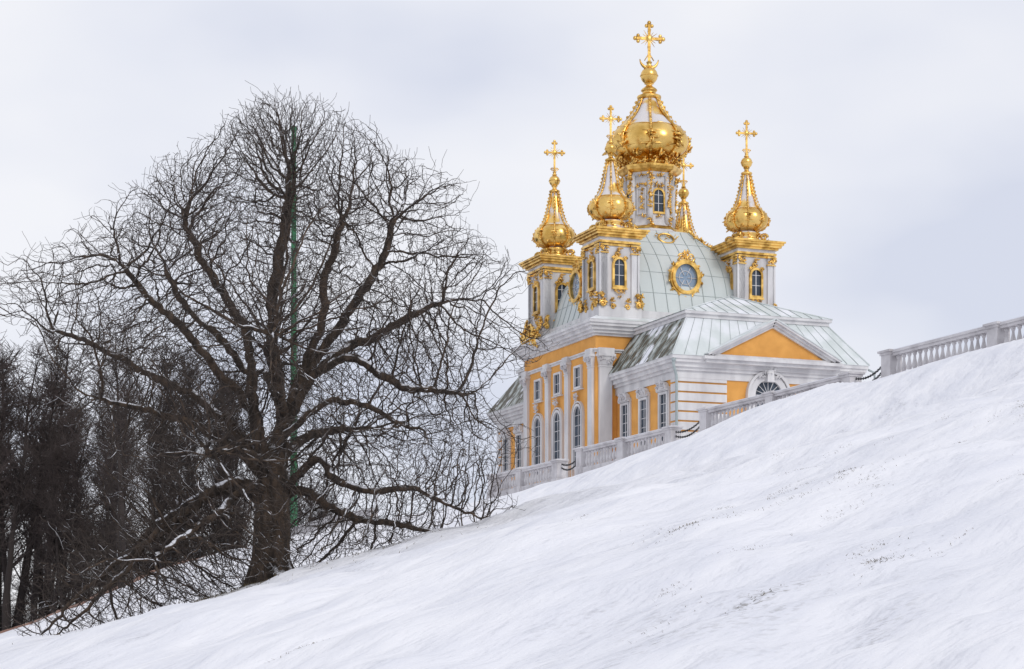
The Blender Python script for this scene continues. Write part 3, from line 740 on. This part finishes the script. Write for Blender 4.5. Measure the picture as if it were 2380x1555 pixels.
limbs=[
 [(0,0,-.5),(0,0,.5),(.02,0,1.4),(.04,0,2.3),(.1,0,3.0),(.28,.05,3.7),(.5,.1,4.5),(.8,.15,5.4),(1.1,.2,6.2),(1.25,.2,7.0),(1.4,.1,7.9),(1.7,.1,8.8)],
 [(.04,0,2.7),(-.2,-.15,3.5),(-.42,-.2,4.4),(-.5,-.25,5.3),(-.75,-.3,6.2),(-1.2,-.35,7.0),(-1.65,-.4,7.8),(-2.0,-.4,8.6)],
 [(.1,0,3.1),(.15,.3,4.0),(.1,.4,5.0),(.0,.4,6.0),(.1,.3,7.0),(.3,.2,8.0),(.45,.2,9.3)],
 [(.15,0,3.4),(.6,-.3,4.4),(1.2,-.5,5.1),(1.8,-.6,5.35),(2.4,-.7,5.1),(3.0,-.8,4.6),(3.7,-.9,4.5),(4.5,-.9,4.4)],
 [(.1,0,2.9),(.5,-.5,3.6),(1.1,-.8,4.1),(1.9,-1.0,4.3),(2.6,-1.2,4.0),(3.2,-1.4,3.6)],
 [(0,0,2.1),(.5,-.3,2.6),(1.1,-.6,3.0),(1.5,-.8,2.6),(2.3,-1.0,2.3),(3.3,-1.0,2.3),(4.2,-1.2,1.9),(4.9,-1.2,1.6)],
 [(.0,0,1.8),(.6,.3,2.4),(1.2,.8,2.1),(1.9,1.1,1.7),(2.9,1.3,1.6),(4.0,1.4,1.4),(5.0,1.4,1.3)],
 [(.0,0,2.5),(-.6,.2,3.4),(-1.3,.4,4.2),(-2.2,.6,4.8),(-3.2,.7,5.3),(-4.3,.8,5.9),(-5.2,.8,6.3)],
 [(0,0,2.3),(-.4,-.5,2.9),(-1.1,-.9,3.5),(-1.9,-1.2,3.9),(-2.8,-1.4,4.1),(-3.7,-1.6,4.3)],
 [(.0,0,1.9),(-.6,-.3,2.5),(-1.3,-.6,2.2),(-1.9,-.8,1.6),(-2.6,-1.0,1.0),(-3.2,-1.1,.3),(-4.0,-1.2,-.4),(-4.7,-1.2,-.9)],
 [(.02,0,1.6),(-.6,.4,2.3),(-1.4,.8,2.4),(-2.3,1.1,1.9),(-3.2,1.3,1.2),(-4.0,1.4,.4)],
 [(.28,0,3.7),(.3,-1.0,4.6),(.2,-2.0,5.2),(.4,-3.0,5.6)],
 [(0,0,2.6),(-.2,-1.0,3.0),(-.6,-2.0,3.1),(-1.0,-3.0,2.9)],
 [(.28,0,3.7),(.1,1.0,4.7),(-.2,2.0,5.3),(-.2,3.0,5.7)],
 [(.1,0,3.0),(.6,1.0,3.6),(1.1,2.0,3.9),(1.6,3.0,4.1)],
 [(.7,.15,5.1),(1.3,.0,5.9),(2.0,-.1,6.8),(2.5,-.2,7.6),(2.9,-.2,8.7)],
 [(.55,.1,4.7),(1.3,.6,5.5),(2.2,1.0,6.1),(3.1,1.2,6.6),(4.0,1.3,6.9)],
 [(-.3,-.2,4.0),(-1.1,-.7,5.0),(-1.9,-1.1,5.9),(-2.7,-1.4,6.7),(-3.3,-1.5,7.4)],
 [(-.45,-.2,5.0),(-1.2,-.1,5.9),(-2.0,.3,6.7),(-2.6,.5,7.6)],
 [(0,0,2.1),(-.3,-.7,2.4),(-.8,-1.5,1.9),(-1.5,-2.2,1.2),(-2.3,-2.8,.5)],
 [(-1.9,-.8,1.6),(-2.8,-.5,1.2),(-3.8,-.3,.5),(-4.7,-.2,-.3),(-5.3,-.2,-1.0)],
]
step=.11
nodes=[];par=[]
def add_node(p,pa): nodes.append(tuple(p)); par.append(pa); return len(nodes)-1
Rr=random.Random(4)
for li,Lb in enumerate(limbs):
    Pn=[Vector(p) for p in Lb]
    if li==0: last=add_node(Pn[0],-1)
    else:
        s0=Pn[0]; arr=np.array(nodes); last=int(np.argmin(((arr-np.array(s0))**2).sum(1)))
    path=[]
    for i in range(len(Pn)-1):
        p0=Pn[max(i-1,0)];p1=Pn[i];p2=Pn[i+1];p3=Pn[min(i+2,len(Pn)-1)]
        ns=max(2,int((p2-p1).length/step))
        for k in range(1,ns+1):
            t=k/ns
            path.append(.5*((2*p1)+(p2-p0)*t+(2*p0-5*p1+4*p2-p3)*t*t+(3*p1-3*p2+p3-p0)*t**3))
    wx=wy=wz=0
    for j,p in enumerate(path):
        w=.028 if li else .01
        if li or j>28:
            wx=.93*wx+Rr.gauss(0,.022); wy=.93*wy+Rr.gauss(0,.022); wz=.93*wz+Rr.gauss(0,.022)
        p=p+Vector((wx+Rr.gauss(0,w*.5),wy+Rr.gauss(0,w*.5),wz+Rr.gauss(0,w)*.3))
        last=add_node(p,last)
P=np.array(nodes,dtype=np.float32); PA=list(par); A=A.astype(np.float32)
nd=np.full(len(A),1e9,np.float32); ni=np.zeros(len(A),int); A2=(A**2).sum(1)
def update(newidx):
    global nd,ni
    for s_ in range(0,len(newidx),300):
        idx=newidx[s_:s_+300]; Q=P[idx]
        d2=A2[:,None]+(Q**2).sum(1)[None,:]-2*A@Q.T
        j=d2.argmin(1); dm=d2[np.arange(len(A)),j]
        m_=dm<nd; nd[m_]=dm[m_]; ni[m_]=idx[j[m_]]
init=np.array([i for i in range(len(P)) if P[i][2]>1.7 or abs(P[i][0])>.5])
update(init)
childc=np.zeros(500000,int)
for it in range(120):
    act=nd<2.6**2
    if not act.any(): break
    ia=np.where(act)[0]; tgt=ni[ia]
    dv=A[ia]-P[tgt]; dv/=np.maximum(np.linalg.norm(dv,axis=1,keepdims=True),1e-6)
    uq,inv=np.unique(tgt,return_inverse=True)
    acc=np.zeros((len(uq),3)); np.add.at(acc,inv,dv)
    acc/=np.maximum(np.linalg.norm(acc,axis=1,keepdims=True),1e-6)
    pa=np.array([PA[i] if PA[i]>=0 else i for i in uq]); pdv=P[uq]-P[pa]; pdv/=np.maximum(np.linalg.norm(pdv,axis=1,keepdims=True),1e-6)
    dirn=acc+.55*pdv+rng.normal(0,.26,acc.shape); dirn[:,2]+=.05
    dirn/=np.linalg.norm(dirn,axis=1,keepdims=True)
    ok=childc[uq]<4
    uq=uq[ok]; dirn=dirn[ok]
    if len(uq)==0: break
    new=(P[uq]+dirn*step).astype(np.float32)
    childc[uq]+=1
    o=len(P); P=np.vstack([P,new]); PA.extend(uq.tolist())
    idx=np.arange(o,len(P)); update(idx)
    kill=nd<.13**2
    A=A[~kill]; A2=A2[~kill]; nd=nd[~kill]; ni=ni[~kill]
    if len(A)==0 or len(P)>200000: break
P=P.astype(float)
NN=len(P); PAa=np.array(PA)
kids=[[] for _ in range(NN)]
for i in range(1,NN): kids[PAa[i]].append(i)
tipr=.0052; ex=2.25
rp=np.zeros(NN)
for i in range(NN-1,-1,-1):
    if rp[i]==0: rp[i]=tipr**ex
    if PAa[i]>=0: rp[PAa[i]]+=rp[i]
Rad=rp**(1/ex)
sc=.43/Rad[0]
Rad=np.where(Rad>.02,Rad*(1+(sc-1)*np.clip((Rad-.02)/(.2),0,1)),Rad)
tm=TM()
heads=[(0,-1)]
while heads:
    h,pa=heads.pop()
    ch=[] ; rs=[]
    if pa>=0: ch.append(P[pa]); rs.append(min(Rad[h]*1.05,Rad[pa]))
    c_=h
    while True:
        ch.append(P[c_]); rs.append(Rad[c_])
        if not kids[c_]: break
        ks=sorted(kids[c_],key=lambda k:-Rad[k])
        for k in ks[1:]: heads.append((k,c_))
        c_=ks[0]
    if len(ch)<2: continue
    rmax=max(rs[1:] or rs); n=12 if rmax>.15 else 7 if rmax>.05 else 4 if rmax>.015 else 3
    ch=np.array(ch); rs=np.array(rs)
    if h==0:
        n=20; rs=rs*(1+.45*np.exp(-np.maximum(ch[:,2],0)/.35))
        rs=np.where(ch[:,2]<2.2,np.maximum(rs,.40),rs)
    rs[-1]*=.5
    tm.chain(ch,rs,n,0 if rmax>.018 else 1)
tips=[i for i in range(NN) if not kids[i]]
thin=[i for i in range(NN) if kids[i] and Rad[i]<.016]
Rr=random.Random(9)
def twig(i,L,up,ns=3):
    p=P[i]; pa=P[PAa[i]]; d_=p-pa; d_=d_/max(np.linalg.norm(d_),1e-6)
    d_=d_+np.array([Rr.gauss(0,.45),Rr.gauss(0,.45),Rr.gauss(up,.32)]); d_/=np.linalg.norm(d_)
    pts=[p]
    for k in range(ns):
        d_=d_+np.array([Rr.gauss(0,.2),Rr.gauss(0,.2),Rr.gauss(.08,.2)]); d_/=np.linalg.norm(d_)
        pts.append(pts[-1]+d_*L/ns)
    tm.chain(pts,list(np.linspace(.0054,.0042,ns+1)),3,1)
for i in tips: 
    q=Rr.random()
    if q<.06: twig(i,Rr.uniform(.35,.7),.2,6)
    elif q<.75: twig(i,Rr.uniform(.12,.36),.15)
for i in thin:
    if Rr.random()<.10: twig(i,Rr.uniform(.1,.28),.1)
big=empty('bare_tree',Matrix.Translation((TX,TY,TZ)))
mt=tm.mesh('trunk_and_branches',[BARK,TWIG]); o=bpy.data.objects.new('trunk_and_branches',mt); scene.collection.objects.link(o); o.parent=big
rf=B()
for k in range(9):
    a=2*pi*k/9+.3; L=.8+.35*sin(k*2.1)
    pts=[(cos(a)*.28,sin(a)*.28,.75)]+[(cos(a)*(.36+L*t),sin(a)*(.36+L*t),hs(TX+cos(a)*(.36+L*t),TY+sin(a)*(.36+L*t))-TZ+.32*(1-t)**2-.04) for t in (0.15,.4,.7,1)]
    rf.tube(pts,[.16,.17,.13,.08,.03],BARK,8)
ro=rf.obj('root_flare'); ro.parent=big

def dtree(seed,H,spread=.2,low=.12,nb=60,sub=9,tw=4):
    R_=random.Random(seed); t=TM()
    def path(p,d,L,ns,wob,up):
        pts=[np.array(p,float)]; d=np.array(d,float)
        for k in range(ns):
            d=d+np.array([R_.gauss(0,wob),R_.gauss(0,wob),R_.gauss(up,wob)]); d/=np.linalg.norm(d); pts.append(pts[-1]+d*L/ns)
        return pts
    tp=path((0,0,-1),(0,0,1),H*.93+1,16,.05,.15); r0=H*.0135
    rs=[r0*(1-.9*i/16) for i in range(17)]; t.chain(tp,rs,7)
    for i in range(nb):
        f=low+(1-low)*R_.random()**.9; k=min(15.99,f*16); a=int(k); p=tp[a]+(tp[a+1]-tp[a])*(k-a)
        an=R_.uniform(0,2*pi); L=H*spread*(1.15-f*.8)*R_.uniform(.6,1.2); up=R_.uniform(.5,1.6)
        bp_=path(p,(cos(an),sin(an),up),L,6,.16,.14); br=max(.038,rs[a]*.40)
        t.chain(bp_,[br*(1-.75*j/6) for j in range(7)],4)
        for j in range(sub):
            q=bp_[R_.randint(1,6)]; an2=an+R_.gauss(0,1.0)
            sp=path(q,(cos(an2),sin(an2),R_.uniform(0,1.2)),L*R_.uniform(.25,.5),4,.25,.12)
            t.chain(sp,[.023,.021,.019,.017,.014],3,1)
            for l in range(tw):
                q2=sp[R_.randint(1,4)]; an3=R_.uniform(0,2*pi)
                t.chain(path(q2,(cos(an3),sin(an3),R_.uniform(-.1,1.1)),R_.uniform(.5,1.3),2,.3,.1),[.014,.013,.010],3,1)
    return t.mesh('woodland_tree',[FARBARK,FARTWIG])
variants=[dtree(s,24,sp,lo,nb) for s,sp,lo,nb in ((1,.2,.34,40),(2,.24,.4,36),(3,.17,.3,42),(4,.24,.05,52),(5,.2,.45,36))]
wood=empty('distant_bare_trees',Matrix.Identity(4))
Rr=random.Random(21)
def place(tx,Y,H,var=None,squash=1):
    x=tx*Y; o=bpy.data.objects.new('woodland_tree',variants[var if var is not None else Rr.choice([0,1,2,4])])
    s_=H/24; o.scale=(s_*squash,s_*squash,s_); o.rotation_euler=(0,0,Rr.uniform(0,6.28)); o.location=(x,Y,hs(x,Y)-.2)
    scene.collection.objects.link(o); o.parent=wood
for k in range(30):
    tx=-.285+.10*(k+.5)/30+Rr.uniform(-.004,.004); Y=Rr.uniform(128,170); place(tx,Y,(Rr.uniform(20,27) if tx<-.225 else Rr.uniform(16,22))*Y/140)
for k in range(18):
    tx=Rr.uniform(-.195,-.13); Y=Rr.uniform(145,185); place(tx,Y,(Rr.uniform(19,27))*Y/150,Rr.choice([0,2,3]),.8)
for k in range(26):
    tx=Rr.uniform(-.27,-.125); Y=Rr.uniform(145,175); place(tx,Y,Rr.uniform(9,15),3,1.5)
for k in range(10):
    tx=Rr.uniform(-.115,-.08); Y=Rr.uniform(185,220); place(tx,Y,Rr.uniform(17,22)*Y/190,3,1.1)
for k in range(14):
    tx=Rr.uniform(-.5,-.3); Y=Rr.uniform(130,190); place(tx,Y,Rr.uniform(18,26))

# ---------------------------------------------------------------- sky, sun, camera
w=bpy.data.worlds.new('World'); scene.world=w; w.use_nodes=True; nt=w.node_tree
for n_ in list(nt.nodes): nt.nodes.remove(n_)
sky=N(nt,'ShaderNodeTexSky',sky_type='NISHITA'); sky.sun_disc=False
SE,SR=math.radians(36),math.radians(148)
sky.sun_elevation=SE; sky.sun_rotation=SR
bg1=N(nt,'ShaderNodeBackground'); bg1.inputs[1].default_value=.1; nt.links.new(sky.outputs[0],bg1.inputs[0])
tc=N(nt,'ShaderNodeTexCoord'); mp=N(nt,'ShaderNodeMapping'); mp.inputs['Scale'].default_value=(1,1,2.0); mp.inputs['Location'].default_value=(.35,.2,.1)
nt.links.new(tc.outputs['Generated'],mp.inputs[0])
n1=N(nt,'ShaderNodeTexNoise'); n1.inputs['Scale'].default_value=4.2; n1.inputs['Detail'].default_value=4; n1.inputs['Roughness'].default_value=.42
nt.links.new(mp.outputs[0],n1.inputs[0])
cr=N(nt,'ShaderNodeValToRGB'); nt.links.new(n1.outputs[0],cr.inputs[0])
e=cr.color_ramp.elements; e[0].position=.36; e[0].color=(.70,.735,.855,1); e[1].position=.62; e[1].color=(.93,.935,.975,1)
e2=e.new(.48); e2.color=(.83,.85,.93,1)
bg2=N(nt,'ShaderNodeBackground'); bg2.inputs[1].default_value=1.0; nt.links.new(cr.outputs[0],bg2.inputs[0])
ms=N(nt,'ShaderNodeMixShader'); ms.inputs[0].default_value=.94; nt.links.new(bg1.outputs[0],ms.inputs[1]); nt.links.new(bg2.outputs[0],ms.inputs[2])
ow=N(nt,'ShaderNodeOutputWorld'); nt.links.new(ms.outputs[0],ow.inputs[0])
sl=bpy.data.lights.new('sun','SUN'); sl.energy=1.0; sl.angle=math.radians(20); sl.color=(1,.96,.9)
so=bpy.data.objects.new('sun',sl); scene.collection.objects.link(so)
sdv=Vector((sin(SR)*cos(SE),cos(SR)*cos(SE),sin(SE)))
so.rotation_euler=sdv.to_track_quat('Z','Y').to_euler()
cam=bpy.data.cameras.new('camera'); co_=bpy.data.objects.new('camera',cam); scene.collection.objects.link(co_)
cam.lens=72.4; cam.sensor_width=36; cam.shift_y=.3246; cam.clip_end=4000; cam.clip_start=.2
co_.location=(0,0,0); co_.rotation_euler=(pi/2,0,0)
scene.camera=co_
scene.view_settings.view_transform='Standard'; scene.view_settings.look='None'; scene.view_settings.exposure=0
